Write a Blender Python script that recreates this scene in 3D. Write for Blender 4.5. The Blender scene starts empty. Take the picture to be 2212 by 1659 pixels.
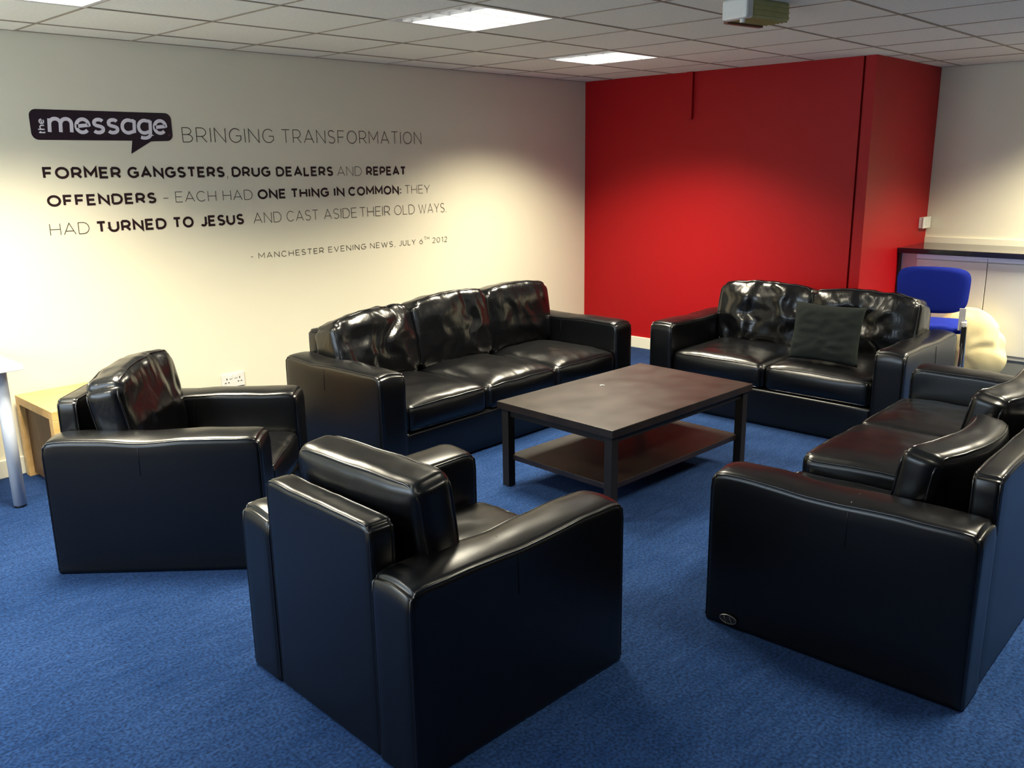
import bpy, bmesh, math, random
from mathutils import Vector, Matrix, noise
from math import sin, cos, pi, radians as RAD

# ------------------------------------------------------------------ scene, camera, light
sc = bpy.context.scene
COL = sc.collection
H = 2.308                                   # ceiling height

cam_d = bpy.data.cameras.new('camera'); cam = bpy.data.objects.new('camera', cam_d); COL.objects.link(cam)
R_ = Vector((0.68595746, -0.72750183, -0.01426399)); U_ = Vector((0.1865905, 0.15691999, 0.96982478)); F_ = Vector((0.70331099, 0.66792006, -0.24338537))
M = Matrix(((R_.x, U_.x, -F_.x, -6.3677), (R_.y, U_.y, -F_.y, -5.0993), (R_.z, U_.z, -F_.z, 1.6103), (0, 0, 0, 1)))
cam.matrix_world = M
cam_d.sensor_width = 36; cam_d.lens = 1889.27/2212*36; cam_d.clip_start = .05
sc.camera = cam

sc.view_settings.view_transform = 'Standard'; sc.view_settings.look = 'None'
sc.view_settings.gamma = 1; sc.view_settings.use_curve_mapping = False
sc.view_settings.exposure = 0.0
sc.cycles.use_denoising = True
sc.cycles.max_bounces = 8; sc.cycles.diffuse_bounces = 3
sc.cycles.sample_clamp_indirect = 4.0

w = bpy.data.worlds.new('world'); sc.world = w; w.use_nodes = True
bg = w.node_tree.nodes['Background']; bg.inputs[0].default_value = (.55, .72, 1, 1); bg.inputs[1].default_value = 1.2

LAMP_POWER = 66; LAMP_COL = (1.0, .905, .68); LAMP_SPREAD = RAD(124)
TX = -1.6427; SY = .3098
def colx(i): return TX + .6*(i-5)
def rowy(j): return -SY - .6*j
LIGHTS = [  # column, row of the tile each fitting replaces, label, factor
    (-1, 1, 'recessed louvred ceiling light at the top left corner of the photo, cut by the frame', 1.25),
    (2, 2, 'largest recessed louvred ceiling light, above the lettered wall sofa', 1.0),
    (5, 1, 'small recessed louvred ceiling light nearest the red wall', 1.12),
    (2, 7, 'recessed louvred ceiling light outside the view, above the front armchair', .7),
    (5, 7, 'recessed louvred ceiling light outside the view, above the right hand sofa', 1.3),
    (8, 6, 'recessed louvred ceiling light outside the view, in front of the kitchen units', 1.5),
    (-4, 2, 'recessed louvred ceiling light outside the view, left of the white desk', .9),
    (-4, 7, 'recessed louvred ceiling light outside the view, behind the camera', .25),
]
WINDOW_POWER = 76; WINDOW_COL = (.68, .84, 1.0)

# ------------------------------------------------------------------ helpers
def link(o, parent=None):
    COL.objects.link(o)
    if parent is not None: o.parent = parent
    return o
def obj(name, bm, m, parent=None, smooth=False):
    me = bpy.data.meshes.new(name)
    if isinstance(bm, bmesh.types.BMesh):
        bm.normal_update(); bm.to_mesh(me); bm.free()
    else: me.from_pydata(bm[0], [], bm[1])
    if smooth:
        for p in me.polygons: p.use_smooth = True
    me.materials.append(m)
    return link(bpy.data.objects.new(name, me), parent)
def tag(o, label=None, cat=None, group=None, kind=None):
    if label: o['label'] = label
    if cat: o['category'] = cat
    if group: o['group'] = group
    if kind: o['kind'] = kind
    return o
def thing(name, label, cat, loc=(0, 0, 0), rz=0, group=None):
    o = bpy.data.objects.new(name, None); o.empty_display_size = .1; link(o)
    o.location = loc; o.rotation_euler = (0, 0, rz)
    return tag(o, label, cat, group)
def add_box(bm, lo, hi, rot=None, bevel=0, seg=2):
    r = bmesh.ops.create_cube(bm, size=1); v = r['verts']
    c = [(a+b)/2 for a, b in zip(lo, hi)]; s = [b-a for a, b in zip(lo, hi)]
    for q in v: q.co = Vector((q.co.x*s[0], q.co.y*s[1], q.co.z*s[2]))
    if bevel:
        e = list({e for q in v for e in q.link_edges})
        rr = bmesh.ops.bevel(bm, geom=e, offset=bevel, segments=seg, affect='EDGES', profile=.5)
        v = list({q for f in rr['faces'] for q in f.verts} | {q for q in v if q.is_valid})
    for q in v:
        if rot is not None: q.co = rot @ q.co
        q.co += Vector(c)
    return v
def box(name, lo, hi, m, parent=None, bevel=0, seg=2):
    bm = bmesh.new(); add_box(bm, lo, hi, bevel=bevel, seg=seg)
    return obj(name, bm, m, parent)
def add_tube(bm, pts, r, n=8, closed=False, caps=True):
    pts = [Vector(p) for p in pts]; rings = []; N = len(pts); up = None
    for i, p in enumerate(pts):
        a = pts[(i-1) % N] if (closed or i > 0) else p
        b = pts[(i+1) % N] if (closed or i < N-1) else p
        t = (b-a).normalized()
        if up is None:
            up = Vector((0, 0, 1)) if abs(t.z) < .9 else Vector((1, 0, 0))
        s = t.cross(up)
        if s.length < 1e-5: s = t.orthogonal()
        s.normalize(); up = s.cross(t).normalized()
        rr = r[i] if isinstance(r, (list, tuple)) else r
        rings.append([bm.verts.new(p + (s*cos(2*pi*k/n) + up*sin(2*pi*k/n))*rr) for k in range(n)])
    last = N if closed else N-1
    for i in range(last):
        A, B = rings[i], rings[(i+1) % N]
        for k in range(n):
            bm.faces.new((A[k], A[(k+1) % n], B[(k+1) % n], B[k]))
    if caps and not closed:
        bm.faces.new(rings[0][::-1]); bm.faces.new(rings[-1])

# ------------------------------------------------------------------ materials
def nt(m):
    m.use_nodes = True; t = m.node_tree
    return t, t.nodes['Principled BSDF']
def mat(name, col, rough=.5, spec=.5, metal=0, noise_scale=None, col2=None, bump=0, bump_scale=200, detail=4, stretch=None, rough2=None, bdist=.002):
    m = bpy.data.materials.new(name); t, b = nt(m); n = t.nodes; L = t.links
    b.inputs['Base Color'].default_value = (*col, 1); b.inputs['Roughness'].default_value = rough
    b.inputs['Specular IOR Level'].default_value = spec; b.inputs['Metallic'].default_value = metal
    tc = n.new('ShaderNodeTexCoord'); mp = n.new('ShaderNodeMapping'); L.new(tc.outputs['Object'], mp.inputs[0])
    if stretch: mp.inputs['Scale'].default_value = stretch
    if col2:
        nz = n.new('ShaderNodeTexNoise'); nz.inputs['Scale'].default_value = noise_scale; nz.inputs['Detail'].default_value = detail
        L.new(mp.outputs[0], nz.inputs['Vector'])
        cr = n.new('ShaderNodeValToRGB'); cr.color_ramp.elements[0].position = .35; cr.color_ramp.elements[1].position = .65
        cr.color_ramp.elements[0].color = (*col, 1); cr.color_ramp.elements[1].color = (*col2, 1)
        L.new(nz.outputs[0], cr.inputs[0]); L.new(cr.outputs[0], b.inputs['Base Color'])
        if rough2 is not None:
            mr = n.new('ShaderNodeMapRange'); mr.inputs[3].default_value = rough; mr.inputs[4].default_value = rough2
            L.new(nz.outputs[0], mr.inputs[0]); L.new(mr.outputs[0], b.inputs['Roughness'])
    if bump:
        nb = n.new('ShaderNodeTexNoise'); nb.inputs['Scale'].default_value = bump_scale; nb.inputs['Detail'].default_value = 3
        L.new(mp.outputs[0], nb.inputs['Vector'])
        bu = n.new('ShaderNodeBump'); bu.inputs['Strength'].default_value = bump; bu.inputs['Distance'].default_value = bdist
        L.new(nb.outputs[0], bu.inputs['Height']); L.new(bu.outputs[0], b.inputs['Normal'])
    return m
def emit(name, col, s):
    m = bpy.data.materials.new(name); t, b = nt(m)
    b.inputs['Base Color'].default_value = (*col, 1); b.inputs['Emission Color'].default_value = (*col, 1); b.inputs['Emission Strength'].default_value = s
    return m

M_CREAM = mat('cream_emulsion', (.82, .775, .61), .55, .3, bump=.12, bump_scale=160)
M_SLATE = mat('slate_emulsion', (.09, .085, .08), .6, .3)
M_RED = mat('red_emulsion', (.37, .0015, .0045), .50, .25, bump=.35, bump_scale=120)
M_SKIRT = mat('cream_gloss', (.82, .80, .68), .3)
M_TILE = mat('mineral_tile', (.82, .84, .77), .9, .1, noise_scale=60, col2=(.88, .90, .83), bump=.3, bump_scale=220)
M_GRID = mat('ceiling_grid', (.30, .26, .20), .6)
M_VOID = mat('ceiling_void', (.05, .05, .05), .9)
M_LEATHER = mat('black_leather', (.0014, .0016, .0022), .31, .50, noise_scale=9, col2=(.002, .0022, .003), bump=.06, bump_scale=330, rough2=.27)
M_LEATHER_SOFT = mat('creased_black_leather', (.0014, .0016, .0022), .28, .55, noise_scale=9, col2=(.002, .0022, .003), bump=.55, bump_scale=24, rough2=.24, stretch=(1, 1, .32), bdist=.006)
M_PIPE = mat('leather_piping', (.004, .004, .005), .22, .7)
M_TABLE = mat('black_brown_wood', (.006, .0035, .0025), .30, .6, noise_scale=7, col2=(.013, .006, .0035), detail=8, bump=.1, bump_scale=90, rough2=.50)
M_TABLEDK = mat('black_brown_frame', (.008, .006, .005), .45, .4)
M_BLUEFAB = mat('blue_fabric', (.010, .022, .26), .9, .15, noise_scale=300, col2=(.014, .03, .32), bump=.4, bump_scale=500)
M_CHROME = mat('chrome', (.75, .75, .76), .12, metal=1)
M_SATIN = mat('satin_silver', (.72, .70, .72), .35, .5, metal=.35)
M_BLACKPL = mat('black_plastic', (.012, .012, .012), .4)
M_BAG = mat('cream_canvas', (.70, .60, .32), .75, .2, noise_scale=6, col2=(.76, .66, .38), bump=.3, bump_scale=150)
M_WORKTOP = mat('dark_laminate', (.012, .011, .018), .12, .6)
M_UNIT = mat('white_melamine', (.74, .74, .70), .35, .5)
M_UNITRAIL = mat('pale_blue_white_rail', (.74, .78, .92), .3, .5)
M_FILLER = mat('white_filler_red_reflection', (.60, .48, .50), .4)  # pink is the red wall's reflection mixed into the white
M_PLINTH = mat('grey_plinth', (.40, .41, .37), .5)
M_WHITE = mat('white_desk_top', (.86, .87, .88), .3)
M_DESKLEG = mat('pale_grey_metal', (.46, .50, .58), .55, .4)
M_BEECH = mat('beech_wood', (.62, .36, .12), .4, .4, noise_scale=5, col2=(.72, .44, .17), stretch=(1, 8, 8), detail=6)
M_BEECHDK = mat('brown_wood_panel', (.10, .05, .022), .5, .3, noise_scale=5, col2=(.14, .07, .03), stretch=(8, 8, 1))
M_PLASTIC = mat('white_plastic', (.80, .79, .74), .35)
M_SLOT = mat('dark_slot', (.03, .03, .03), .6)
M_VINYL = mat('dark_vinyl', (.022, .008, .010), .5, .3)
M_VINYLT = mat('dark_vinyl_fine', (.045, .030, .018), .5, .3)
M_BUBBLE = mat('aubergine_vinyl', (.016, .006, .014), .4, .4)
M_LOGO = mat('pale_lilac_vinyl', (.86, .80, .85), .5, .3)
M_PURPLE = mat('purple_vinyl', (.20, .06, .10), .5, .3)
M_PILLOW = mat('black_cotton', (.010, .014, .013), .85, .2, bump=.5, bump_scale=400)
M_DIFF = emit('light_tube', (1, .97, .90), 26)
M_LOUVRE = mat('louvre_aluminium', (.80, .80, .80), .35, .5, metal=.4)
M_FLANGE = mat('fitting_white', (.7, .7, .68), .4)
M_EXITG = mat('yellow_green_plastic', (.42, .42, .16), .4, noise_scale=12, col2=(.50, .48, .22))
M_EXITB = mat('strip_brown', (.16, .07, .04), .5)
M_METAL = mat('dull_pewter', (.30, .30, .28), .35, metal=.9)
M_FRAME = mat('white_window_frame', (.8, .8, .8), .4)

def carpet_mat():
    m = bpy.data.materials.new('blue_carpet'); t, b = nt(m); n = t.nodes; L = t.links
    tc = n.new('ShaderNodeTexCoord')
    def nz(s, d=4, st=None):
        x = n.new('ShaderNodeTexNoise'); x.inputs['Scale'].default_value = s; x.inputs['Detail'].default_value = d
        if st:
            mp = n.new('ShaderNodeMapping'); mp.inputs['Scale'].default_value = st; mp.inputs['Rotation'].default_value = (0, 0, .7)
            L.new(tc.outputs['Object'], mp.inputs[0]); L.new(mp.outputs[0], x.inputs['Vector'])
        else: L.new(tc.outputs['Object'], x.inputs['Vector'])
        return x
    a, f, s = nz(2.2, 5), nz(95, 4), nz(7, 5, (1, 4, 1))
    c1 = n.new('ShaderNodeValToRGB'); c1.color_ramp.elements[0].position = .3; c1.color_ramp.elements[1].position = .72
    c1.color_ramp.elements[0].color = (.0022, .0185, .076, 1); c1.color_ramp.elements[1].color = (.0140, .041, .128, 1)
    mx0 = n.new('ShaderNodeMath'); mx0.operation = 'MULTIPLY_ADD'; mx0.inputs[1].default_value = .5; L.new(s.outputs[0], mx0.inputs[0])
    mx1 = n.new('ShaderNodeMath'); mx1.operation = 'MULTIPLY'; mx1.inputs[1].default_value = .5; L.new(a.outputs[0], mx1.inputs[0]); L.new(mx1.outputs[0], mx0.inputs[2])
    L.new(mx0.outputs[0], c1.inputs[0])
    c2 = n.new('ShaderNodeValToRGB'); c2.color_ramp.elements[0].position = .35; c2.color_ramp.elements[1].position = .7
    c2.color_ramp.elements[0].color = (.42, .45, .5, 1); c2.color_ramp.elements[1].color = (1.6, 1.55, 1.45, 1)
    L.new(f.outputs[0], c2.inputs[0])
    mm = n.new('ShaderNodeMix'); mm.data_type = 'RGBA'; mm.blend_type = 'MULTIPLY'; mm.inputs[0].default_value = 1
    L.new(c1.outputs[0], mm.inputs[6]); L.new(c2.outputs[0], mm.inputs[7]); L.new(mm.outputs[2], b.inputs['Base Color'])
    b.inputs['Roughness'].default_value = .95; b.inputs['Specular IOR Level'].default_value = .1
    b.inputs['Sheen Weight'].default_value = .06; b.inputs['Sheen Tint'].default_value = (.5, .6, 1, 1)
    bu = n.new('ShaderNodeBump'); bu.inputs['Strength'].default_value = .6; bu.inputs['Distance'].default_value = .004
    L.new(f.outputs[0], bu.inputs['Height']); L.new(bu.outputs[0], b.inputs['Normal'])
    return m
M_CARPET = carpet_mat()

# ------------------------------------------------------------------ room shell
XF, YR, XB = -7.9, -8.0, 1.30        # far ends of the room
CY = -2.559
def struct(o): return tag(o, kind='structure')
struct(box('floor', (XF-.1, YR-.1, -.1), (XB+.1, .1, 0), M_CARPET))
struct(box('wall_left', (XF-.1, 0, 0), (0, .12, H+.2), M_CREAM))
bm = bmesh.new()
add_box(bm, (0, -2.468, 0), (.12, .12, H+.2)); add_box(bm, (.03, -2.50, 0), (.12, -2.45, H+.2))
wb = struct(obj('wall_back', bm, M_RED))
struct(box('wall_pillar', (0, CY, 0), (XB+.12, -2.484, H+.2), M_RED))
struct(box('wall_far', (XB, YR, 0), (XB+.12, CY, H+.2), M_CREAM))
struct(box('wall_right', (XF-.1, YR-.12, 0), (XB+.12, YR, H+.2), M_SLATE))
# wall behind with a window band
WY0, WY1, WZ0, WZ1 = -3.4, -.4, .95, 2.15
bm = bmesh.new()
add_box(bm, (XF-.12, YR, 0), (XF, WY0, H+.2)); add_box(bm, (XF-.12, WY1, 0), (XF, 0, H+.2))
add_box(bm, (XF-.12, WY0, 0), (XF, WY1, WZ0)); add_box(bm, (XF-.12, WY0, WZ1), (XF, WY1, H+.2))
struct(obj('wall_front', bm, M_CREAM))
bm = bmesh.new()
for y in (WY0, (WY0*2+WY1)/3, (WY0+2*WY1)/3, WY1-.05): add_box(bm, (XF-.09, y, WZ0), (XF-.03, y+.05, WZ1))
for z in (WZ0, WZ1-.05): add_box(bm, (XF-.09, WY0, z), (XF-.03, WY1, z+.05))
win = struct(obj('window_1', bm, M_FRAME))
mg = bpy.data.materials.new('window_glass'); t_, b_ = nt(mg); b_.inputs['Transmission Weight'].default_value = 1; b_.inputs['Roughness'].default_value = 0; b_.inputs['IOR'].default_value = 1.05
for k in range(3):
    y0 = WY0 + (WY1-WY0)*k/3
    box('pane', (XF-.064, y0+.04, WZ0+.04), (XF-.058, y0+(WY1-WY0)/3, WZ1-.04), mg, win)
ad = bpy.data.lights.new('window_daylight', 'AREA'); ad.shape = 'RECTANGLE'; ad.size = WY1-WY0-.1; ad.size_y = WZ1-WZ0-.1
ad.energy = WINDOW_POWER; ad.color = WINDOW_COL
ao = bpy.data.objects.new('window_daylight', ad); link(ao); ao.location = (XF+.02, (WY0+WY1)/2, (WZ0+WZ1)/2); ao.rotation_euler = (RAD(90), 0, RAD(-90))

# skirting
def skirt(name, lo, hi): struct(box(name, lo, hi, M_SKIRT, bevel=.004))
skirt('baseboard_left', (XF, -.018, 0), (-.018, 0, .10))
skirt('baseboard_back', (-.018, CY, 0), (0, 0, .10))
skirt('baseboard_pillar', (-.018, CY-.018, 0), (.70, CY, .10))

# red boxed trunking on the red wall
struct(box('trim_1', (-.03, -1.112, 1.943), (0, -1.055, H), M_RED, bevel=.003))

# ceiling: void slab, grid bars and separate tiles
ceil = struct(box('ceiling', (XF-.1, YR-.1, H+.12), (XB+.12, .12, H+.2), M_VOID))
cols = list(range(-6, 11)); rows = list(range(-1, 13))
lit = {(c, r) for c, r, _, _ in LIGHTS}
tile_cache = {}
def tile_mesh(sx, sy):
    k = (round(sx, 3), round(sy, 3))
    if k not in tile_cache:
        g = .004
        bm = bmesh.new(); add_box(bm, (-sx/2+g, -sy/2+g, 0), (sx/2-g, sy/2-g, .015))
        me = bpy.data.meshes.new('ceiling_tile'); bm.normal_update(); bm.to_mesh(me); bm.free(); me.materials.append(M_TILE)
        tile_cache[k] = me
    return tile_cache[k]
rnd = random.Random(3)
for c in cols:
    for r in rows:
        if (c, r) in lit: continue
        x0, x1 = max(colx(c), XF), min(colx(c+1), XB)
        y1, y0 = min(rowy(r), 0), max(rowy(r+1), YR)
        if y0 >= CY-.001: x1 = min(x1, 0.0)
        if x1-x0 < .03 or y1-y0 < .03: continue
        o = bpy.data.objects.new('ceiling_tile', tile_mesh(x1-x0, y1-y0)); link(o, ceil)
        o.location = ((x0+x1)/2, (y0+y1)/2, H + rnd.uniform(-.0006, .0012))
bm = bmesh.new()
for c in cols+[11]:
    x = colx(c)
    if XF < x < XB: box('grid_bar', (x-.0065, YR, H-.0025), (x+.0065, 0, H+.02), M_GRID, ceil)
for r in rows+[13]:
    y = rowy(r)
    if YR < y < 0: box('grid_bar', (XF, y-.0075, H-.0030), (XB, y+.0075, H+.02), M_GRID, ceil)
bm.free()
# perimeter angle trim
box('edge_trim', (XF, -.014, H-.002), (0, 0, H+.02), M_GRID, ceil)
box('edge_trim', (XB-.014, YR, H-.002), (XB, CY, H+.02), M_GRID, ceil)

# ------------------------------------------------------------------ ceiling lights
def ceiling_light(c, r, label, fac):
    cx, cy = colx(c)+.3, rowy(r)-.3
    t = thing('ceiling_light', label, 'light', (cx, cy, H), 0, 'recessed louvred ceiling lights')
    bm = bmesh.new(); h = .297; wd = .022
    for lo, hi in (((-h, -h, -.004), (h, -h+wd, .004)), ((-h, h-wd, -.004), (h, h, .004)), ((-h, -h+wd, -.004), (-h+wd, h-wd, .004)), ((h-wd, -h+wd, -.004), (h, h-wd, .004))):
        add_box(bm, lo, hi)
    obj('frame', bm, M_FLANGE, t)
    bm = bmesh.new()
    for lo, hi in (((-.28, -.28, .075), (.28, .28, .085)), ((-.285, -.28, 0), (-.28, .28, .08)), ((.28, -.28, 0), (.285, .28, .08)), ((-.28, -.285, 0), (.28, -.28, .08)), ((-.28, .28, 0), (.28, .285, .08))):
        add_box(bm, lo, hi)
    obj('housing', bm, M_FLANGE, t)
    for k in range(4):
        y = -.21 + .14*k
        bm = bmesh.new(); add_tube(bm, [(-.15, y, .05), (.26, y, .05)], .013, 10); obj('light_tube', bm, M_DIFF, t, True)
    for k in range(5):
        y = -.28 + .14*k
        bm = bmesh.new(); add_box(bm, (-.28, y-.004, -.002), (.28, y+.004, .036))
        obj('reflector', bm, M_LOUVRE, t)
    bm = bmesh.new()
    for k in range(1, 9):
        x = -.28 + .56*k/9; add_box(bm, (x-.0015, -.28, 0), (x+.0015, .28, .034))
    tag(obj('louvre_blades', bm, M_LOUVRE, t), kind='stuff')
    ld = bpy.data.lights.new('lamp', 'AREA'); ld.shape = 'SQUARE'; ld.size = .54; ld.energy = LAMP_POWER*fac; ld.color = LAMP_COL; ld.spread = LAMP_SPREAD
    lo = bpy.data.objects.new('lamp', ld); link(lo, t); lo.location = (0, 0, -.01)
for L_ in LIGHTS: ceiling_light(*L_)

# ------------------------------------------------------------------ soft shapes
def axis_pts(s, r, n):
    h = s/2; e = [h - r + r*math.tan(a*pi/4) for a in (0, .33, .66, 1.0)]
    core = [-(h-r) + 2*(h-r)*i/n for i in range(n+1)]
    return [-q for q in e[:0:-1]] + core + e[1:]
def rbox(s, r, n, deform=None):
    """rounded box, n = core divisions per axis, each point passed through deform"""
    ax = [axis_pts(s[i], r, n[i]) for i in range(3)]
    verts, idx, faces = [], {}, []
    def vid(p):
        k = (round(p[0], 5), round(p[1], 5), round(p[2], 5))
        if k not in idx:
            c = Vector([max(-(s[i]/2-r), min(s[i]/2-r, p[i])) for i in range(3)])
            d = Vector(p)-c
            q = c + d.normalized()*r if d.length > 1e-9 else c
            if deform: q = deform(q)
            idx[k] = len(verts); verts.append(tuple(q))
        return idx[k]
    for a in range(3):
        b, c = (a+1) % 3, (a+2) % 3
        for sg in (-1, 1):
            for i in range(len(ax[b])-1):
                for j in range(len(ax[c])-1):
                    quad = []
                    for (ii, jj) in ((i, j), (i+1, j), (i+1, j+1), (i, j+1)):
                        p = [0, 0, 0]; p[a] = sg*s[a]/2; p[b] = ax[b][ii]; p[c] = ax[c][jj]; quad.append(vid(p))
                    faces.append(quad if sg > 0 else quad[::-1])
    return verts, faces
def loop_pts(s, r, axis, sg, deform, cr=.03, n=14):
    """piping loop round the face `axis`,`sg` of a rounded box"""
    b, c = (axis+1) % 3, (axis+2) % 3; k = r*.72
    hb, hc = s[b]/2 - r + k, s[c]/2 - r + k; out = []
    cr = min(cr, hb*.9, hc*.9)
    for (sb, sc_, a0) in ((1, 1, 0), (-1, 1, 90), (-1, -1, 180), (1, -1, 270)):
        cor = [(sb*(hb-cr)+cr*cos(RAD(a0+90*q/4)), sc_*(hc-cr)+cr*sin(RAD(a0+90*q/4))) for q in range(5)]
        out += cor
    res = []
    N = len(out)
    for i in range(N):
        p, q = out[i], out[(i+1) % N]; d = math.hypot(q[0]-p[0], q[1]-p[1]); m = max(1, int(d/.035))
        for j in range(m):
            v = [0, 0, 0]; v[axis] = sg*(s[axis]/2 - r + k); v[b] = p[0]+(q[0]-p[0])*j/m; v[c] = p[1]+(q[1]-p[1])*j/m
            res.append(deform(Vector(v)) if deform else Vector(v))
    return res
def cut_loop(lp, zmin=.014):
    n_ = len(lp); st = next(i for i in range(n_) if lp[i].z > zmin and lp[i-1].z <= zmin); seq = []
    for q_ in range(n_):
        v_ = lp[(st+q_) % n_]
        if v_.z <= zmin: break
        seq.append(v_)
    return seq
def round_out(q, s, i, j, R, signs=None):
    """round the outline corners in the plane of axes i,j"""
    di, dj = abs(q[i])-(s[i]/2-R), abs(q[j])-(s[j]/2-R)
    if di > 0 and dj > 0 and (signs is None or (q[j] > 0)):
        m = max(di, dj); L = math.hypot(di, dj); f = m/L
        q[i] = math.copysign(s[i]/2-R+di*f, q[i]); q[j] = math.copysign(s[j]/2-R+dj*f, q[j])
    return q
def fbm(v, o=3):
    return noise.fractal(v, 1.0, 2.0, o)

ARM_H, SOFA_D, ARM_W = .572, .872, .172
def arm_part(parent, x, seed, front_lift=0.0):
    s = (ARM_W, SOFA_D, ARM_H-.006); r = .022
    def df(p):
        q = Vector(p); u, v = q.x/(s[0]/2), q.y/(s[1]/2)
        top = max(0, q.z/(s[2]/2))**3
        q = round_out(q, s, 1, 2, .045, True)
        q.z += top*(.012*(1-u*u) - .009*math.exp(-((v-(.15+.3*sin(seed)))/.28)**2)*(1 if abs(u) > .5 else .7) + .006*fbm(Vector((v*2.1+seed, u*.6, seed)), 2))
        q.x += math.copysign(.005, q.x)*(1-v*v)*(1-(q.z/(s[2]/2))**2)*(abs(u) > .5)
        q += Vector((x, 0, ARM_H/2))
        if q.z < .03:
            f = max(0, (.03-q.z)/.03); q.x += math.copysign(.008*f, q.x-x); q.y += math.copysign(.008*f, q.y)*(abs(q.y) > SOFA_D/2-.03)
            q.z = max(.001, q.z-.006*f)
        return q
    a = obj('arm', rbox(s, r, (5, 26, 14), df), M_LEATHER, parent, True)
    bm = bmesh.new()
    for sg in (-1, 1): add_tube(bm, cut_loop(loop_pts(s, r, 0, sg, df, .02)), .0042, 6)
    # centre seam over the arm
    pts = [Vector((math.copysign(s[0]/2+.001, -1), .05, z)) for z in (.14, .2, s[2]/2-.025)] + [Vector((-s[0]/2+.02, .05, s[2]/2+.0)), Vector((0, .05, s[2]/2)), Vector((s[0]/2-.02, .05, s[2]/2))] + [Vector((s[0]/2+.001, .05, z)) for z in (s[2]/2-.025, .2, .14)]
    add_tube(bm, [df(q) for q in pts], .0010, 5)
    obj('piping', bm, M_PIPE, a, True)
def seat_part(parent, x, w, seed, zb=.235, th=.155, front=-SOFA_D/2+.004, crown=.038, sag=0.0, depth=.66):
    s = (w-.004, depth, th); r = .030
    cy = front + depth/2
    def df(p):
        q = Vector(p); u, v, ww = q.x/(s[0]/2), q.y/(s[1]/2), q.z/(s[2]/2)
        q = round_out(q, s, 0, 1, .04)
        if ww > -.2:
            k = max(0, ww)
            q.z += k*(crown*(1-u**4)*(1-(abs(v))**6) - sag*(1-u*u)*(1-v*v))
            q.z += k*.0045*fbm(Vector((u*2.2+seed, v*2.2, seed*1.7)), 3)
            # small radiating creases on the front roll
            if v < -.5: q.z += k*.0022*fbm(Vector((u*16+seed, v*2.0, seed)), 2)*(1-u*u)
        q.y -= .014*(1-u*u)*max(0, -v)**3*(1-ww*ww)
        q.z -= k_edge(u)*.012*max(0, ww)*max(0, -v)
        q += Vector((x, cy, zb+th/2))
        return q
    def k_edge(u): return max(0, abs(u)-.9)*10
    c = obj('seat_cushion', rbox(s, r, (30, 30, 5), df), M_LEATHER, parent, True)
    bm = bmesh.new()
    for sg in (-1, 1): add_tube(bm, loop_pts(s, r, 2, sg, df, .04), .0042, 6, True)
    obj('piping', bm, M_PIPE, c, True)
def back_cushion(parent, x, w, seed, h=.44, th=.19, y=.235, z0=.37, lean=12, puff=.035, wrinkle=.008, yaw=0, sag=.02, roll=0, bow=0, mat_=None, tilt_top=0, crown=.030, cr=.06):
    s = (w-.004, th, h); r = .035
    Rm = Matrix.Rotation(RAD(yaw), 3, 'Z') @ Matrix.Rotation(RAD(-lean), 3, 'X') @ Matrix.Rotation(RAD(roll), 3, 'Y')
    def df(p):
        q = Vector(p); u, v, ww = q.x/(s[0]/2), q.y/(s[1]/2), q.z/(s[2]/2)
        q = round_out(q, s, 0, 2, cr)
        side = max(-1, min(1, v*1.3))
        q.y += side*puff*(1-u**4)*(1-ww**4)
        if wrinkle:
            f = -side if side < 0 else .35*side
            edge = (1-u**6)
            wx = u + .25*fbm(Vector((u*1.2+seed, ww*1.6, seed+3)), 2)
            a = noise.noise(Vector((wx*3.4+seed*3.1, ww*.8, seed)))
            b = noise.noise(Vector((wx*1.7+seed, ww*1.9, seed+5)))
            c_ = noise.noise(Vector((wx*7.5+seed*2, ww*1.3, seed+9)))*max(0, .35+.65*ww)
            q.y -= f*edge*wrinkle*(a*1.5 + b*1.6 + c_*.55)
            q.z += max(0, ww)*edge*wrinkle*.6*noise.noise(Vector((u*4+seed, v*1.5, seed+2)))
        q.z += max(0, ww)*crown*(1-u*u) + max(0, ww)*tilt_top*u
        q.x += math.copysign(1, q.x)*.010*(1-ww*ww)*(1-v*v)
        q.y += bow*(1-u*u)
        q.y += .03*max(0, -ww)*max(0, -v)      # thicker foot
        q = Rm @ Vector((q.x, q.y, q.z+s[2]/2))
        return q + Vector((x, y, z0))
    c = obj('back_cushion', rbox(s, r, (44, 5, 34), df), mat_ or M_LEATHER_SOFT, parent, True)
    bm = bmesh.new()
    for sg in (-1, 1): add_tube(bm, loop_pts(s, r, 1, sg, df, .05), .0045, 6, True)
    obj('piping', bm, M_PIPE, c, True)
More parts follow.
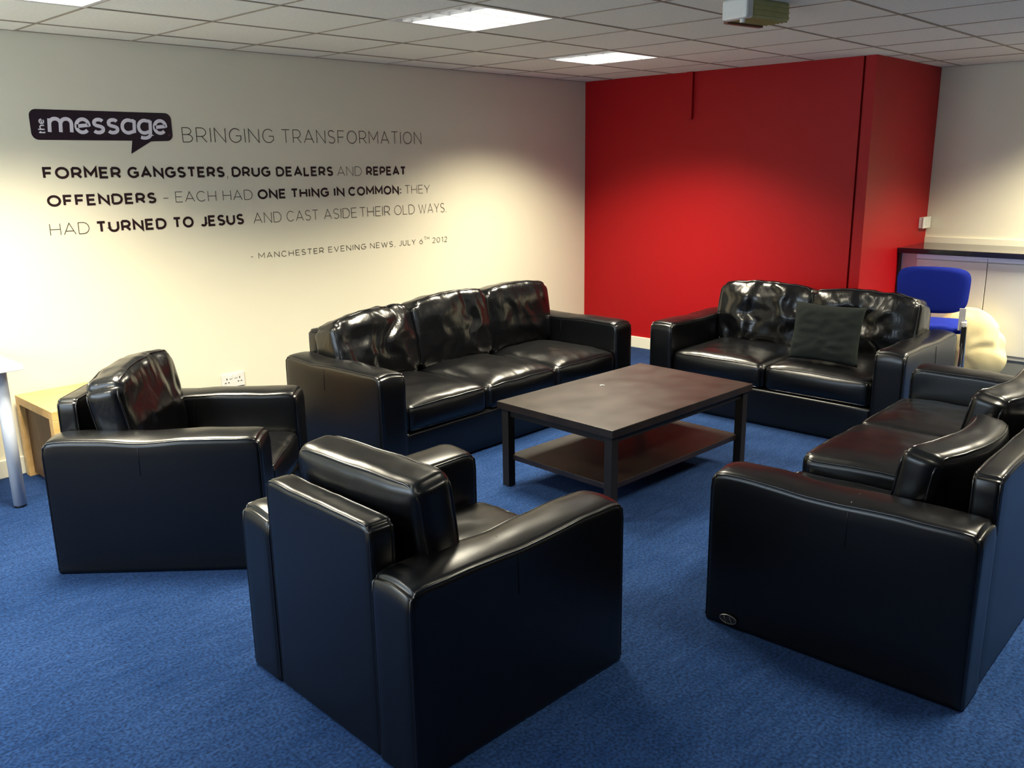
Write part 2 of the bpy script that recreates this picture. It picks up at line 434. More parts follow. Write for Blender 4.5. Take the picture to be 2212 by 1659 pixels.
def carcass(parent, W):
    iw = W - 2*ARM_W
    s = (iw+.004, SOFA_D-.03, .225); r = .02
    def df(p):
        q = Vector(p); u = q.x/(s[0]/2)
        q.z += .006*max(0, q.z/(s[2]/2))*(1-u*u)
        return q + Vector((0, -.005, s[2]/2+.004))
    b = obj('seat_base', rbox(s, r, (16, 10, 4), df), M_LEATHER, parent, True)
    s2 = (iw+.012, .085, .695); r2 = .020
    def df2(p):
        q = Vector(p); u, ww = q.x/(s2[0]/2), q.z/(s2[2]/2)
        q = round_out(q, s2, 0, 2, .03, True)
        q.z += .004*max(0, ww)*fbm(Vector((u*3*W, 0, W)), 2)
        q.y += math.copysign(.004, q.y)*(1-u*u)*(1-ww*ww)
        q += Vector((0, SOFA_D/2-.048, s2[2]/2+.004))
        if q.z < .03: q.y += .006*(1 if q.y > SOFA_D/2-.048 else 0)*(.03-q.z)/.03; q.z = max(.001, q.z-.006)
        return q
    k = obj('back_frame', rbox(s2, r2, (24, 2, 16), df2), M_LEATHER, parent, True)
    bm = bmesh.new()
    for sg in (-1, 1): add_tube(bm, cut_loop(loop_pts(s2, r2, 1, sg, df2, .02)), .0042, 6)
    obj('piping', bm, M_PIPE, k, True)
    for x in (-W/2+.09, W/2-.09):
        for y in (-SOFA_D/2+.08, SOFA_D/2-.08):
            bm = bmesh.new(); add_tube(bm, [(x, y, 0), (x, y, .02)], .02, 8); obj('foot', bm, M_BLACKPL, parent)
def sofa_base(name, label, W, loc, rz, cat='sofa', seed=0):
    t = thing(name, label, cat, (loc[0], loc[1], 0), rz)
    arm_part(t, -W/2+ARM_W/2, seed+.3); arm_part(t, W/2-ARM_W/2, seed+1.9)
    carcass(t, W); return t

# ---- three-seat sofa against the lettered wall (front faces -y)
W = 2.17; iw = W-2*ARM_W; cw = iw/3
t = sofa_base('sofa', 'black leather three-seat sofa in front of the lettered cream wall, creased left back cushion', W, (-2.625, -1.215), 0, seed=1)
for i, (h, wr, th, ln, yw, sd) in enumerate(((.40, .016, .20, 17, 3, 1.3), (.435, .010, .20, 13, -2, 4.1), (.435, .007, .18, 9, 0, 7.7))):
    x = -iw/2 + cw*(i+.5)
    seat_part(t, x, cw, 2+i*1.7, crown=(.042, .052, .050)[i], th=.138)
    back_cushion(t, x+(.0, .005, .0)[i], cw+.012, sd, h=h, th=th, lean=ln, wrinkle=wr, yaw=yw, y=.205, z0=.365, roll=(1, 0, 0)[i], tilt_top=(.025, .01, .0)[i])
# ---- two-seat sofa at the red wall (front faces -x)
W = 1.68; iw = W-2*ARM_W; cw = iw/2
t = sofa_base('sofa', 'black leather two-seat sofa against the red wall, holding a square cushion', W, (-1.065, -2.61), RAD(-90), seed=5)
for i, (h, wr, th, ln, yw, sd) in enumerate(((.415, .017, .21, 12, 0, 2.2), (.41, .018, .21, 14, 0, 9.4))):
    x = -iw/2 + cw*(i+.5)
    seat_part(t, x, cw, 8+i*2.3, crown=(.036, .046)[i], th=.15)
    back_cushion(t, x, cw+.03, sd, h=h, th=th, lean=ln, wrinkle=wr, yaw=yw, y=.215, z0=.365, bow=(0, 0)[i])
# ---- three-seat sofa at the right (front faces +y)
W = 2.18; iw = W-2*ARM_W; cw = iw/3
t = sofa_base('sofa', 'black leather three-seat sofa at the right edge of the photo, seen end on', W, (-2.712, -4.032), RAD(180+1.0), seed=9)
for i in range(3):
    x = iw/2 - cw*(i+.5)          # i = 0 is the seat next to the near arm
    seat_part(t, x, cw, 3+i*2.1, crown=(.0, .034, .030)[i], sag=(.02, .0, .0)[i], th=(.125, .180, .180)[i], front=-SOFA_D/2-.02)
    back_cushion(t, x-(.0, .0, .0)[i], cw-.02, (5.5, 6.6, 8.1)[i], h=(.385, .43, .42)[i], th=.118, lean=(9, 11, 12)[i], wrinkle=.004, yaw=(-6, -4, 0)[i], y=(.158, .158, .17)[i], z0=(.345, .365, .365)[i], puff=.022, bow=(.05, .04, .03)[i], crown=.008, cr=.035, mat_=M_LEATHER)
bm = bmesh.new()
s_ = []
for k in range(20): s_.append((cos(2*pi*k/20)*.034, sin(2*pi*k/20)*.017))
vs = [bm.verts.new((0, a, b)) for a, b in s_]; vo = [bm.verts.new((.004, a*.85, b*.85)) for a, b in s_]
bm.faces.new(vs[::-1]); bm.faces.new(vo)
for k in range(20): bm.faces.new((vs[k], vs[(k+1) % 20], vo[(k+1) % 20], vo[k]))
em = obj('emblem', bm, M_BLACKPL, t); em.location = (W/2+.0065, -.335, .036)
bm = bmesh.new(); add_tube(bm, [(.004, a*.93, b*.93) for a, b in s_], .0016, 5, True)
for q in (-1, 1): add_tube(bm, [(.0045, q*.011+.005, -.010), (.006, q*.011, 0), (.0045, q*.011-.005, .010)], .0018, 5)
e2 = obj('raised_mark', bm, M_METAL, em)
em['label'] = 'small oval maker plate in dull metal'
# ---- armchair nearest the camera (front faces +x)
W = .872; iw = W-2*ARM_W
t = sofa_base('armchair', 'black leather armchair nearest the camera, seen from behind', W, (-4.650, -3.108), RAD(90-2.0), 'armchair', seed=3)
seat_part(t, 0, iw, 5.2, th=.150, crown=.026, depth=.70)
back_cushion(t, -.012, iw+.05, 3.3, h=.445, th=.130, lean=7, wrinkle=.004, yaw=3, y=.190, z0=.345, puff=.026, mat_=M_LEATHER, crown=.004, cr=.03)
# ---- armchair beside the desk (front faces +x -y)
t = sofa_base('armchair', 'black leather armchair beside the white desk, turned towards the coffee table', W, (-4.648, -1.462), RAD(45), 'armchair', seed=12)
seat_part(t, 0, iw, 1.2, th=.150, crown=.030, depth=.70)
back_cushion(t, -.02, iw+.03, 6.9, h=.42, th=.145, lean=11, wrinkle=.008, yaw=-4, y=.135, z0=.37, puff=.028, roll=-3, crown=.035)

# ------------------------------------------------------------------ scatter cushion
def scatter(name, label, loc, rot, w, h, th):
    n = 26; V = []; Fc = []
    for sgn in (1, -1):
        for i in range(n+1):
            for j in range(n+1):
                u, v = -1+2*i/n, -1+2*j/n
                k = ((1-u**4)*(1-v**4))**.55
                pin = 1-.06*(1-abs(u)**2)*abs(v)**3-.0; pin2 = 1-.06*(1-abs(v)**2)*abs(u)**3
                z = sgn*th/2*k + .006*fbm(Vector((u*2.5+v*2, v*5-u*2, sgn)), 3)*min(1, k*2)
                V.append((u*w/2*pin2, z, v*h/2*pin))
    m = (n+1)**2
    for s in range(2):
        for i in range(n):
            for j in range(n):
                a = s*m+i*(n+1)+j; q = (a, a+n+1, a+n+2, a+1)
                Fc.append(q if s == 1 else q[::-1])
    o = obj(name, (V, Fc), M_PILLOW, None, True)
    o.location = loc; o.rotation_euler = rot
    bmx = bmesh.new(); bmx.from_mesh(o.data); bmesh.ops.remove_doubles(bmx, verts=bmx.verts, dist=.0008); bmx.to_mesh(o.data); bmx.free()
    tag(o, label, 'cushion'); return o
scatter('scatter_cushion', 'square matt black fabric cushion propped on the two-seat sofa', (-1.345, -2.925, .604), (RAD(-11), RAD(0), RAD(-91)), .435, .350, .09)

# ------------------------------------------------------------------ coffee table
t = thing('coffee_table', 'low dark brown wooden coffee table with a lower shelf, between the sofas', 'table', (-2.748, -2.500, 0), RAD(-2.4))
TW, TD = 1.18, .755
box('tabletop', (-TW/2, -TD/2, .413), (TW/2, TD/2, .45), M_TABLE, t, bevel=.002)
for sx in (-1, 1):
    for sy in (-1, 1):
        x, y = sx*(TW/2-.040), sy*(TD/2-.040)
        box('leg', (x-.023, y-.023, 0), (x+.023, y+.023, .413), M_TABLEDK, t, bevel=.002)
box('shelf', (-TW/2+.045, -TD/2+.045, .140), (TW/2-.045, TD/2-.045, .168), M_TABLE, t, bevel=.002)
for sy in (-1, 1): box('apron', (-TW/2+.063, sy*(TD/2-.040)-.009, .375), (TW/2-.063, sy*(TD/2-.040)+.009, .413), M_TABLEDK, t)
for sx in (-1, 1): box('apron', (sx*(TW/2-.040)-.009, -TD/2+.063, .375), (sx*(TW/2-.040)+.009, TD/2-.063, .413), M_TABLEDK, t)
bm = bmesh.new()
for k in range(3): add_box(bm, (-.013+.009*k, -.004, 0), (-.004+.009*k, .004, .003+.002*(k % 2)), rot=Matrix.Rotation(.2*k, 3, 'Y'))
o = obj('paper_scrap', bm, M_PLASTIC); o.location = (-2.729, -2.312, .4505); o.rotation_euler = (0, 0, RAD(-40))
tag(o, 'tiny crumpled white paper scrap on the coffee table', 'paper')

# ------------------------------------------------------------------ kitchen units along the far wall
FX = .735
def plinth(y0, y1, par):
    box('plinth', (FX+.045, y0, 0), (FX+.06, y1, .15), M_PLINTH, par)
def unit(label, y0, y1, split=None):
    t = thing('base_cabinet', label, 'cabinet', ((FX+XB)/2, (y0+y1)/2, 0), 0, 'white base cabinets under the worktop')
    cx, cy = (FX+XB)/2, (y0+y1)/2
    def b(n, lo, hi, m, bevel=0): return box(n, (lo[0]-cx, lo[1]-cy, lo[2]), (hi[0]-cx, hi[1]-cy, hi[2]), m, t, bevel=bevel)
    b('carcass', (FX+.02, y0+.001, .15), (XB-.02, y1-.001, .895), M_UNIT)
    b('door', (FX, y0+.003, .185), (FX+.018, y1-.003, .855), M_UNIT, .002)
    b('top_rail', (FX-.004, y0+.001, .862), (FX+.02, y1-.001, .897), M_UNITRAIL)
    b('plinth', (FX+.045, y0+.001, 0), (FX+.06, y1-.001, .15), M_PLINTH)
unit('white base cabinet directly behind the blue chair', -3.205, -2.70)
unit('white base cabinet behind the cream bag, right of the door seam', -3.805, -3.205)
unit('white base cabinet outside the photo, third from the red pillar', -4.405, -3.805)
t = tag(box('filler_panel', (FX+.02, -2.70, 0), (FX+.035, CY-.001, .895), M_FILLER), 'narrow white filler panel, red reflection painted in, between the red pillar and the first cabinet', 'panel')
box('gap_shadow', (FX-.006, CY-.022, .0), (FX+.02, CY-.004, .895), M_BLACKPL, t)  # black strip painted in as the shadow of the gap beside the pillar
tag(box('worktop', (.70, -4.42, .898), (XB-.002, CY-.002, .938), M_WORKTOP, None, bevel=.004), 'dark glossy worktop running over the white base cabinets', 'worktop')
tag(box('wall_upstand', (XB-.016, -4.42, .938), (XB, CY-.002, .985), M_CREAM), 'low cream upstand along the back of the worktop', 'upstand')

# ------------------------------------------------------------------ blue stacking chair (faces +x)
t = thing('stacking_chair', 'blue fabric stacking chair with chrome legs behind the two-seat sofa', 'chair', (-.054, -3.09, 0), RAD(14))
n = 20; V = []; Fc = []
bw, bh = .455, .30
for sgn in (1, -1):
    for i in range(n+1):
        for j in range(n+1):
            u, v = -1+2*i/n, -1+2*j/n
            k = max(abs(u), abs(v)); L = (abs(u)**5+abs(v)**5)**.2
            f = k/L if L > 0 else 1
            uu, vv = u*f, v*f
            wv = 1+.03*vv
            y = uu*bw/2*wv; z = vv*bh/2 - .012*(1-uu*uu)*(vv < 0)*abs(vv) + .012*(1-uu*uu)*(vv > 0)*abs(vv)
            x = .035*(uu*uu) + sgn*.02*(1-k**8)**.5 - .035*vv*.6
            V.append((x, y, .735+z))
m = (n+1)**2
for s in range(2):
    for i in range(n):
        for j in range(n):
            a = s*m+i*(n+1)+j; q = (a, a+n+1, a+n+2, a+1); Fc.append(q if s == 0 else q[::-1])
obj('backrest', (V, Fc), M_BLUEFAB, t, True)
def seat_df(p):
    q = Vector(p); s = (.40, .45, .05); q = round_out(q, s, 0, 1, .07); q.z += .008*(1-(q.x/.2)**2)*(1-(q.y/.225)**2)*(q.z > 0); return q+Vector((.225, 0, .458))
obj('seat', rbox((.40, .45, .05), .018, (10, 10, 2), seat_df), M_BLUEFAB, t, True)
for sy in (-1, 1):
    y = sy*.215
    bm = bmesh.new(); add_tube(bm, [(-.06, y*1.02, 0), (-.03, y, .25), (.0, y, .47), (.02, y, .505), (.05, y, .515)], .013, 10)
    l = obj('leg', bm, M_CHROME, t, True)
    bm = bmesh.new(); add_tube(bm, [(-.06, y*1.02, 0), (-.058, y*1.02, .03)], .017, 10); obj('foot_cap', bm, M_BLACKPL, l, True)
    bm = bmesh.new(); add_tube(bm, [(.05, y, .515), (.10, y, .50), (.36, y, .445), (.39, y, .40), (.40, y*1.02, .2), (.41, y*1.03, 0)], .013, 10)
    l = obj('leg', bm, M_CHROME, t, True)
    bm = bmesh.new(); add_tube(bm, [(.409, y*1.03, .03), (.41, y*1.03, 0)], .017, 10); obj('foot_cap', bm, M_BLACKPL, l, True)
    bm = bmesh.new(); add_box(bm, (-.008, y-.02 - sy*.015, .47), (.004, y+.02 - sy*.015, .62)); obj('back_support', bm, M_SATIN, t)
    bm = bmesh.new(); add_box(bm, (-.02, y-.018, .478), (.03, y+.018, .53), bevel=.006); add_tube(bm, [(-.022, y, .505), (-.026, y, .505)], .009, 8)
    obj('bracket', bm, M_SATIN, t)
    bm = bmesh.new(); add_box(bm, (-.024, y+sy*.004-.016, .12), (-.002, y+sy*.004+.016, .50), bevel=.004); obj('leg_sleeve', bm, M_BLACKPL, t)
bm = bmesh.new(); add_tube(bm, [(.30, -.215, .435), (.30, .215, .435)], .010, 8); obj('crossbar', bm, M_CHROME, t, True)

# ------------------------------------------------------------------ cream bag slumped against the cabinets
bm = bmesh.new(); bmesh.ops.create_icosphere(bm, subdivisions=5, radius=1)
for v in bm.verts:
    p = v.co.copy(); z = p.z
    an = math.atan2(p.y, p.z+.2) + .5*noise.noise(Vector((p.x*.8, p.y*1.1, p.z*1.3)))
    fold = max(0, sin(an*4.6+1.0))**3*(.35+.65*abs(p.y)) + .5*max(0, sin(an*2.1+2.2+p.z*1.5))**4
    nf = 1 + .09*fbm(Vector((p.x*1.3+3, p.y*1.3, p.z*1.0)), 2) - .10*fold
    rr = 1 + .22*(-z) if z < 0 else 1 - .12*z*z
    v.co = Vector((p.x*.115*rr*nf, p.y*.275*rr*nf, max(0, .265 + z*.285*nf)))
o = obj('fabric_bag', bm, M_BAG, None, True); o.location = (.58, -3.17, 0)
tag(o, 'slumped cream canvas bag on the floor between the blue chair and the cabinets', 'bag')

# ------------------------------------------------------------------ left edge: white desk and low beech table
t = thing('desk', 'white-topped desk with pale grey round legs at the left edge', 'desk', (-5.80, -.315, 0), 0)
box('desktop', (-.78, -.30, .695), (.78, .30, .722), M_WHITE, t, bevel=.003)
for sx in (-1, 1):
    for sy in (-1, 1):
        x, y = (.70 if sx > 0 else -.70), (-.205 if sy < 0 else .22)
        bm = bmesh.new(); add_tube(bm, [(x, y, .012), (x, y, .695)], .030, 20); l = obj('leg', bm, M_DESKLEG, t, True)
        bm = bmesh.new(); add_tube(bm, [(x, y, 0), (x, y, .012)], .027, 16); obj('foot', bm, M_BLACKPL, l, True)
t = thing('low_table', 'low pale beech table in the corner behind the armchair by the desk', 'table', (-4.611, -.30, 0), 0)
box('tabletop', (-.30, -.262, .405), (.30, .262, .450), M_BEECH, t, bevel=.002)
for sx in (-1, 1):
    for sy in (-1, 1):
        x, y = sx*.275, sy*.237
        box('leg', (x-.025, y-.025, 0), (x+.025, y+.025, .405), M_BEECH, t, bevel=.002)
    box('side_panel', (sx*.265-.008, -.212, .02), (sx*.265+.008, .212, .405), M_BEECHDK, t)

# ------------------------------------------------------------------ wall fittings
def frame_box(name, par, lo, hi, m, b=.002): return box(name, lo, hi, m, par, bevel=b)
t = thing('wall_socket', 'white double wall socket on the cream wall above the armchair arm', 'socket', (-3.622, 0, .285), 0)
frame_box('faceplate', t, (-.080, -.010, -.045), (.080, -.001, .045), M_PLASTIC)
for sx in (-1, 1):
    frame_box('rocker_switch', t, (sx*.018-.008, -.014, .012), (sx*.018+.008, -.009, .034), M_PLASTIC, .001)
    for (dx, dz, a, b_) in ((0, .012, .003, .006), (-.011, -.012, .005, .003), (.011, -.012, .005, .003)):
        box('pin_slot', (sx*.045+dx-a, -.0108, dz-b_), (sx*.045+dx+a, -.0098, dz+b_), M_SLOT, t)
t = thing('wall_switch', 'small white switch box on the red pillar above the worktop', 'switch', (1.20, CY, 1.105), 0)
frame_box('back_box', t, (-.082, -.030, -.043), (.082, -.001, .043), M_PLASTIC)
frame_box('faceplate', t, (-.086, -.038, -.045), (.086, -.030, .045), M_PLASTIC)
frame_box('rocker_switch', t, (-.03, -.044, -.018), (.0, -.037, .018), M_PLASTIC, .001)

# emergency light box hung from the ceiling
t = thing('emergency_light', 'emergency light box with ribbed yellow-green cover hanging under the ceiling', 'emergency light', (-2.50, -2.99, H), RAD(-10))
frame_box('end_housing', t, (-.155, -.07, -.085), (-.105, .07, 0), M_PLASTIC, .01)
frame_box('cover', t, (-.107, -.065, -.080), (.155, .065, 0), M_EXITG, .008)
for k in range(6):
    y = -.055 + .022*k
    box('rib', (-.10, y-.003, -.0835), (.15, y+.003, -.079), M_EXITG, t)
for k in range(3):
    z = -.065+.022*k
    box('rib', (-.10, -.069, z-.003), (.15, -.064, z+.003), M_EXITG, t)
box('brown_strip', (-.12, .062, -.092), (.13, .085, -.004), M_EXITB, t)  # dark brown strip along the far lower side of the box
bm = bmesh.new(); add_tube(bm, [(-.13, -.03, -.085), (-.13, -.03, -.10)], .012, 10); obj('indicator', bm, M_PLASTIC, t, True)

# ------------------------------------------------------------------ wall lettering (stroke-drawn)
def arc(cx, cy, rx, ry, a0, a1, n=14):
    return [(cx+rx*cos(RAD(a0+(a1-a0)*k/n)), cy+ry*sin(RAD(a0+(a1-a0)*k/n))) for k in range(n+1)]
def bowl(y0, y1, x=1.0):      # right-hand bowl from the stem
    ry = (y1-y0)/2; return [(0, y1), (x*.45, y1)] + arc(x*.5, (y0+y1)/2, x*.5, ry, 90, -90, 12) + [(0, y0)]
O_ = arc(.5, .5, .5, .5, 90, 450, 32)
S_ = arc(.5, .76, .44, .24, 28, 180, 10)[:-1] + [(.06, .76), (.10, .64), (.26, .55), (.5, .50), (.76, .45), (.93, .36)] + arc(.5, .25, .47, .25, 8, -150, 12)
GL = {
 'A': (.80, [[(0, 0), (.5, 1), (1, 0)], [(.17, .30), (.83, .30)]]),
 'B': (.62, [[(0, 0), (0, 1)], bowl(.52, 1, .90), bowl(0, .52, 1.0)]),
 'C': (.78, [arc(.52, .5, .52, .5, 42, 318, 26)]),
 'D': (.74, [[(0, 0), (0, 1)], [(0, 1), (.4, 1)] + arc(.42, .5, .58, .5, 90, -90, 18) + [(0, 0)]]),
 'E': (.58, [[(1, 1), (0, 1), (0, 0), (1, 0)], [(0, .51), (.88, .51)]]),
 'F': (.56, [[(1, 1), (0, 1), (0, 0)], [(0, .49), (.88, .49)]]),
 'G': (.80, [arc(.52, .5, .52, .5, 44, 316, 26) + [(.98, .20), (.98, .48), (.55, .48)]]),
 'H': (.70, [[(0, 0), (0, 1)], [(1, 0), (1, 1)], [(0, .5), (1, .5)]]),
 'I': (.0, [[(.5, 0), (.5, 1)]]),
 'J': (.48, [[(1, 1), (1, .30)] + arc(.52, .30, .48, .30, 0, -150, 10)]),
 'L': (.52, [[(0, 1), (0, 0), (1, 0)]]),
 'M': (.84, [[(0, 0), (0, 1), (.5, .30), (1, 1), (1, 0)]]),
 'N': (.72, [[(0, 0), (0, 1), (1, 0), (1, 1)]]),
 'O': (.86, [O_]),
 'P': (.60, [[(0, 0), (0, 1)], bowl(.38, 1, 1.0)]),
 'R': (.64, [[(0, 0), (0, 1)], bowl(.40, 1, .96), [(.52, .40), (1, 0)]]),
 'S': (.60, [S_]),
 'T': (.64, [[(0, 1), (1, 1)], [(.5, 1), (.5, 0)]]),
 'U': (.70, [[(0, 1), (0, .40)] + arc(.5, .40, .5, .40, 180, 360, 16) + [(1, 1)]]),
 'V': (.76, [[(0, 1), (.5, 0), (1, 1)]]),
 'W': (1.12, [[(0, 1), (.27, 0), (.5, .92), (.73, 0), (1, 1)]]),
 'Y': (.72, [[(0, 1), (.5, .44), (1, 1)], [(.5, .46), (.5, 0)]]),
 '0': (.62, [O_]), '1': (.26, [[(0, .84), (1, 1), (1, 0)]]),
 '2': (.56, [arc(.5, .72, .48, .28, 160, -20, 12) + [(.80, .48), (0, 0), (1, 0)]]),
 '6': (.58, [arc(.5, .32, .5, .32, 90, 450, 22), [(.80, 1), (.30, .66), (.04, .42)]]),
 ',': (.05, [[(.6, .12), (.6, 0), (.2, -.14)]]), '.': (.0, [[(.5, 0), (.5, .09)]]),
 ':': (.0, [[(.5, .0), (.5, .14)], [(.5, .52), (.5, .66)]]), '-': (.42, [[(0, .42), (1, .42)]]),
 # lower case, x-height = 1
 'm': (1.45, [[(0, 0), (0, 1)], arc(.25, .62, .25, .38, 180, 0, 10) + [(.5, 0)], arc(.75, .62, .25, .38, 180, 0, 10) + [(1, 0)]]),
 'e': (.86, [[(0.02, .46), (.98, .56)] + arc(.5, .5, .5, .5, 8, 318, 24)]),
 's': (.70, [S_]),
 'a': (.88, [arc(.5, .5, .5, .5, 60, 300, 20), [(1, 1), (1, 0)], [(.75, .94), (1, .94)], [(.75, .06), (1, .14)]]),
 'g': (.88, [arc(.5, .5, .5, .5, 60, 300, 20), [(1, 1), (1, -.10)] + arc(.5, -.10, .5, .30, 0, -130, 10), [(.75, .94), (1, .94)], [(.75, .06), (1, .14)]]),
 't': (.42, [[(.35, 1.35), (.35, .2)] + arc(.65, .2, .30, .2, 180, 280, 5), [(0, 1), (1, 1)]]),
 'h': (.80, [[(0, 0), (0, 1.5)], arc(.5, .6, .5, .4, 180, 0, 10) + [(1, 0)]]),
}
def strip(bm, pts, t, y):
    n = len(pts); closed = (Vector(pts[0])-Vector(pts[-1])).length < 1e-6 and n > 3
    if closed: pts = pts[:-1]; n -= 1
    P = [Vector(p) for p in pts]; A, B = [], []
    for i in range(n):
        d0 = (P[i]-P[i-1]) if (closed or i) else None
        d1 = (P[(i+1) % n]-P[i]) if (closed or i < n-1) else None
        if d0 is None: d0 = d1
        if d1 is None: d1 = d0
        d0 = d0.normalized(); d1 = d1.normalized(); n0 = Vector((-d0.y, d0.x)); n1 = Vector((-d1.y, d1.x))
        m = n0+n1
        m = n0 if m.length < .2 else m.normalized()
        k = 1/max(.42, m.dot(n0)); o = m*(t/2*k)
        A.append(bm.verts.new((P[i].x+o.x, y, P[i].y+o.y))); B.append(bm.verts.new((P[i].x-o.x, y, P[i].y-o.y)))
    for i in range(n if closed else n-1):
        j = (i+1) % n
        try: bm.faces.new((A[i], B[i], B[j], A[j]))
        except ValueError: pass
def word(bm, text, x0, x1, z0, z1, cap, t, y=-.0010, sp=.17, shear=0, xf=None):
    """draw `text` between x0 and x1, baseline z0..z1, cap height cap, stroke t (in caps)"""
    ws = [GL[c][0] + t for c in text]; tot = sum(ws) + sp*(len(text)-1) + (0 if len(text) > 1 else 1e-6)
    sx = (x1-x0)/tot if len(text) > 1 or GL[text][0] > .1 else cap
    X = 0; ns = 0
    for c, wd in zip(text, ws):
        for st in GL[c][1]:
            pts = []
            for (px, py) in st:
                lx = X + t/2 + px*GL[c][0]; ly = t/2 + py*(1-t)
                if c in '.,': ly = py
                if c == 'I' or c in ':.': lx = X + t/2
                wx = x0 + lx*sx + shear*ly*cap; f = (wx-x0)/max(1e-6, (x1-x0))
                wz = z0 + (z1-z0)*f + ly*cap
                pts.append((wx, wz))
            strip(bm, pts if xf is None else [xf(p) for p in pts], t*cap, y - .00012*ns); ns += 1
        X += wd + sp
def words(name, par, items, m, t, bl, cap, **k):
    (xa, za), (xb, zb) = bl
    for text, x0, x1 in items:
        bm = bmesh.new()
        z = lambda x: za+(zb-za)*(x-xa)/(xb-xa)
        c = cap[0]+(cap[1]-cap[0])*(x0-xa)/(xb-xa)
        word(bm, text, x0, x1, z(x0), z(x1), c, t, **k)
        tag(obj(name, bm, m, par), kind=None)

# pixel columns measured on the photo, turned into wall coordinates by the camera
FPX = 1889.27; CAMP = Vector((-6.3677, -5.0993, 1.6103))
def on_wall(px, py):
    d = F_ + R_*((px-1106)/FPX) - U_*((py-829.5)/FPX)
    s = (0-CAMP.y)/d.y; p = CAMP + d*s
    return p.x, p.z
def line(name, par, bl_px, cap_px, thin=(), bold=(), t_thin=.06, t_bold=.215, sp=.17):
    (lx, ly), (rx, ry) = bl_px
    a, b = on_wall(lx, ly), on_wall(rx, ry)
    ca, cb = on_wall(lx, cap_px[0])[1]-a[1], on_wall(rx, cap_px[1])[1]-b[1]
    def conv(it): return [(w_, on_wall(x0, ly+(ry-ly)*(x0-lx)/(rx-lx))[0], on_wall(x1, ly+(ry-ly)*(x1-lx)/(rx-lx))[0]) for w_, x0, x1 in it]
    root = par
    if thin: words('fine_word', root, conv(thin), M_VINYLT, t_thin, (a, b), (ca, cb), sp=sp)
    if bold: words('bold_word', root, conv(bold), M_VINYL, t_bold, (a, b), (ca, cb), sp=sp*.72)

t = thing('wall_lettering', 'thin dark headline lettering BRINGING TRANSFORMATION beside the speech bubble logo', 'lettering')
line('headline', t, ((394.6, 307.6), (909.8, 311.4)), (274.6, 285.6), thin=[('BRINGING', 394.6, 592.4), ('TRANSFORMATION', 609.0, 909.8)], t_thin=.055, sp=.22)
t = thing('wall_lettering', 'first line of the wall quote, FORMER GANGSTERS, DRUG DEALERS AND REPEAT', 'lettering', group='lines of the wall quote')
line('l1', t, ((93.4, 387.2), (876.8, 378.6)), (360.5, 359.4), bold=[('FORMER', 93.4, 262.7), ('GANGSTERS', 276.3, 485.8), ('DRUG', 501, 584.8), ('DEALERS', 596.5, 719.9), ('REPEAT', 791.2, 876.8)], thin=[(',', 490.5, 493.7), ('AND', 728.5, 781.6)])
t = thing('wall_lettering', 'second line of the wall quote, OFFENDERS - EACH HAD ONE THING IN COMMON: THEY', 'lettering', group='lines of the wall quote')
line('l2', t, ((102.8, 447.4), (928.6, 417.2)), (421.8, 398.8), bold=[('OFFENDERS', 102.8, 338.6), ('ONE', 557, 618.6), ('THING', 628.5, 711), ('IN', 721.3, 744.7), ('COMMON:', 752.7, 867)], thin=[('-', 352.8, 365.5), ('EACH', 379.7, 467.7), ('HAD', 482, 545.9), ('THEY', 874.9, 928.6)])
t = thing('wall_lettering', 'third line of the wall quote, HAD TURNED TO JESUS AND CAST ASIDE THEIR OLD WAYS.', 'lettering', group='lines of the wall quote')
line('l3', t, ((109, 509.6), (963.4, 458.2)), (483.2, 437.8), bold=[('TURNED', 208.9, 360.8), ('TO', 374.4, 419.3), ('JESUS', 432.9, 527.8)], thin=[('HAD', 109, 194.6), ('AND', 548, 608.5), ('CAST', 620, 688), ('ASIDE', 700, 771.2), ('THEIR', 777.2, 843), ('OLD', 852, 896), ('WAYS.', 904.3, 963.4)])
t = thing('wall_lettering', 'small attribution line below the quote, MANCHESTER EVENING NEWS, JULY 6TH 2012', 'lettering')
line('l4', t, ((542, 560.6), (965.8, 522.2)), (547.8, 510.4), thin=[('-', 542, 547.7), ('MANCHESTER', 558.6, 699.6), ('EVENING', 709.3, 791), ('NEWS,', 799.7, 853.7), ('JULY', 861.6, 897.8), ('6', 906, 913.5), ('2012', 934, 965.8)], t_thin=.10, sp=.26)
line('l4s', t, ((915.9, 518.6), (927.2, 517.2)), (511.6, 510.6), thin=[('TH', 915.9, 927.2)], t_thin=.10)

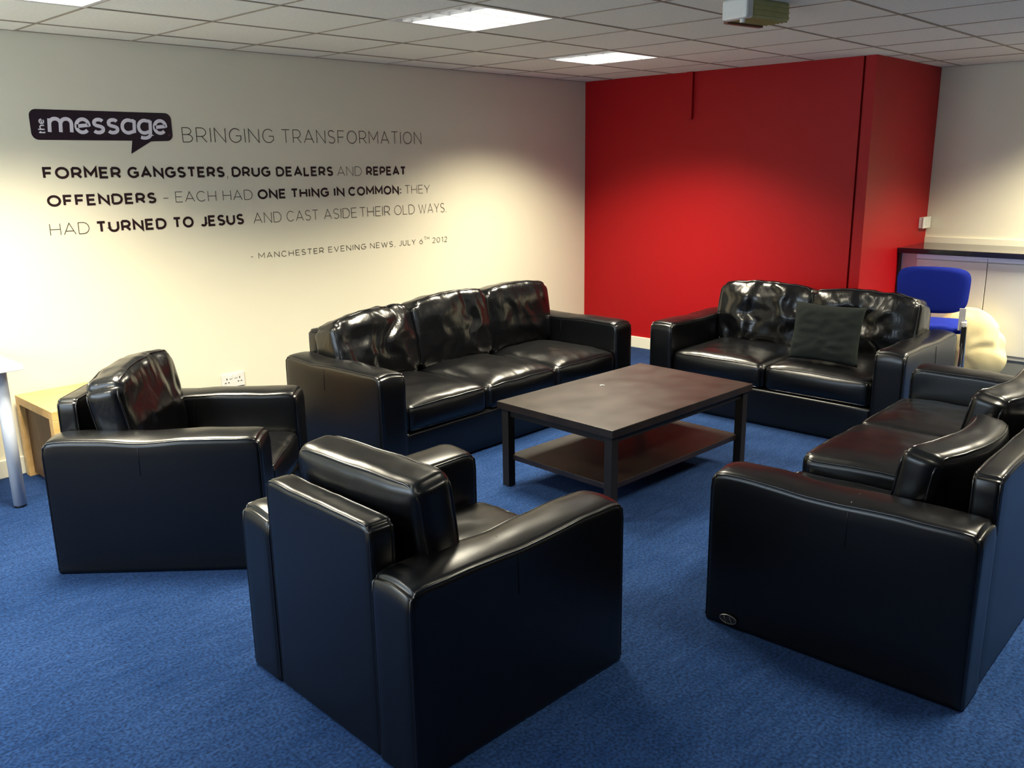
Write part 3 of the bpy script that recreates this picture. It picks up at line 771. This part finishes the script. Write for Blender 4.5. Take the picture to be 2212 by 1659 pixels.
# speech bubble logo
t = thing('logo_sign', 'dark speech bubble logo with pale lettering the message, upper left of the quote', 'logo')
bx0, bx1, bz0, bz1, r = -4.628, -3.856, 1.772, 1.928, .036
pts = []
for cx, cz, a0 in ((bx1-r, bz1-r, 0), (bx0+r, bz1-r, 90), (bx0+r, bz0+r, 180)):
    pts += [(cx+r*cos(RAD(a0+90*k/8)), cz+r*sin(RAD(a0+90*k/8))) for k in range(9)]
pts += [(-4.098, bz0), (-4.112, 1.700), (-3.990, bz0-.003)]
pts += [(bx1-r+r*cos(RAD(270+90*k/8)), bz0+r+r*sin(RAD(270+90*k/8))) for k in range(9)]
bm = bmesh.new()
front = [bm.verts.new((x, -.002, z)) for x, z in pts]; back = [bm.verts.new((x, 0, z)) for x, z in pts]
bm.faces.new(front[::-1])
for k in range(len(pts)): bm.faces.new((front[k], front[(k+1) % len(pts)], back[(k+1) % len(pts)], back[k]))
bmesh.ops.triangulate(bm, faces=[f for f in bm.faces if len(f.verts) > 4])
obj('bubble', bm, M_BUBBLE, t)
bm = bmesh.new()
word(bm, 'message', -4.545, -3.890, 1.803, 1.806, .088, .215, y=-.0032, sp=.10, shear=.08)
obj('lettering', bm, M_LOGO, t)
bm = bmesh.new()
def up90(p): return (-4.557 - (p[1]-1.80), 1.80 + (p[0]+4.60))
word(bm, 'the', -4.597, -4.520, 1.800, 1.800, .028, .22, y=-.0032, sp=.14, xf=up90)
obj('lettering', bm, M_LOGO, t)
bm = bmesh.new(); strip(bm, arc(-3.878, 1.806, .003, .003, 90, 450, 12), .004, -.0032); obj('registered_dot', bm, M_PURPLE, t)

# ------------------------------------------------------------------ small things on the carpet
for (x, y, lab) in ((-2.3, -3.02, 'tiny pale scrap on the carpet between the coffee table and the right sofa'), ):
    bm = bmesh.new(); add_box(bm, (-.012, -.003, 0), (.012, .003, .003)); add_box(bm, (-.004, -.010, .001), (.003, .006, .004), rot=Matrix.Rotation(.5, 3, 'Z'))
    o = obj('carpet_scrap', bm, M_PLASTIC); o.location = (x, y, .001); tag(o, lab, 'scrap')
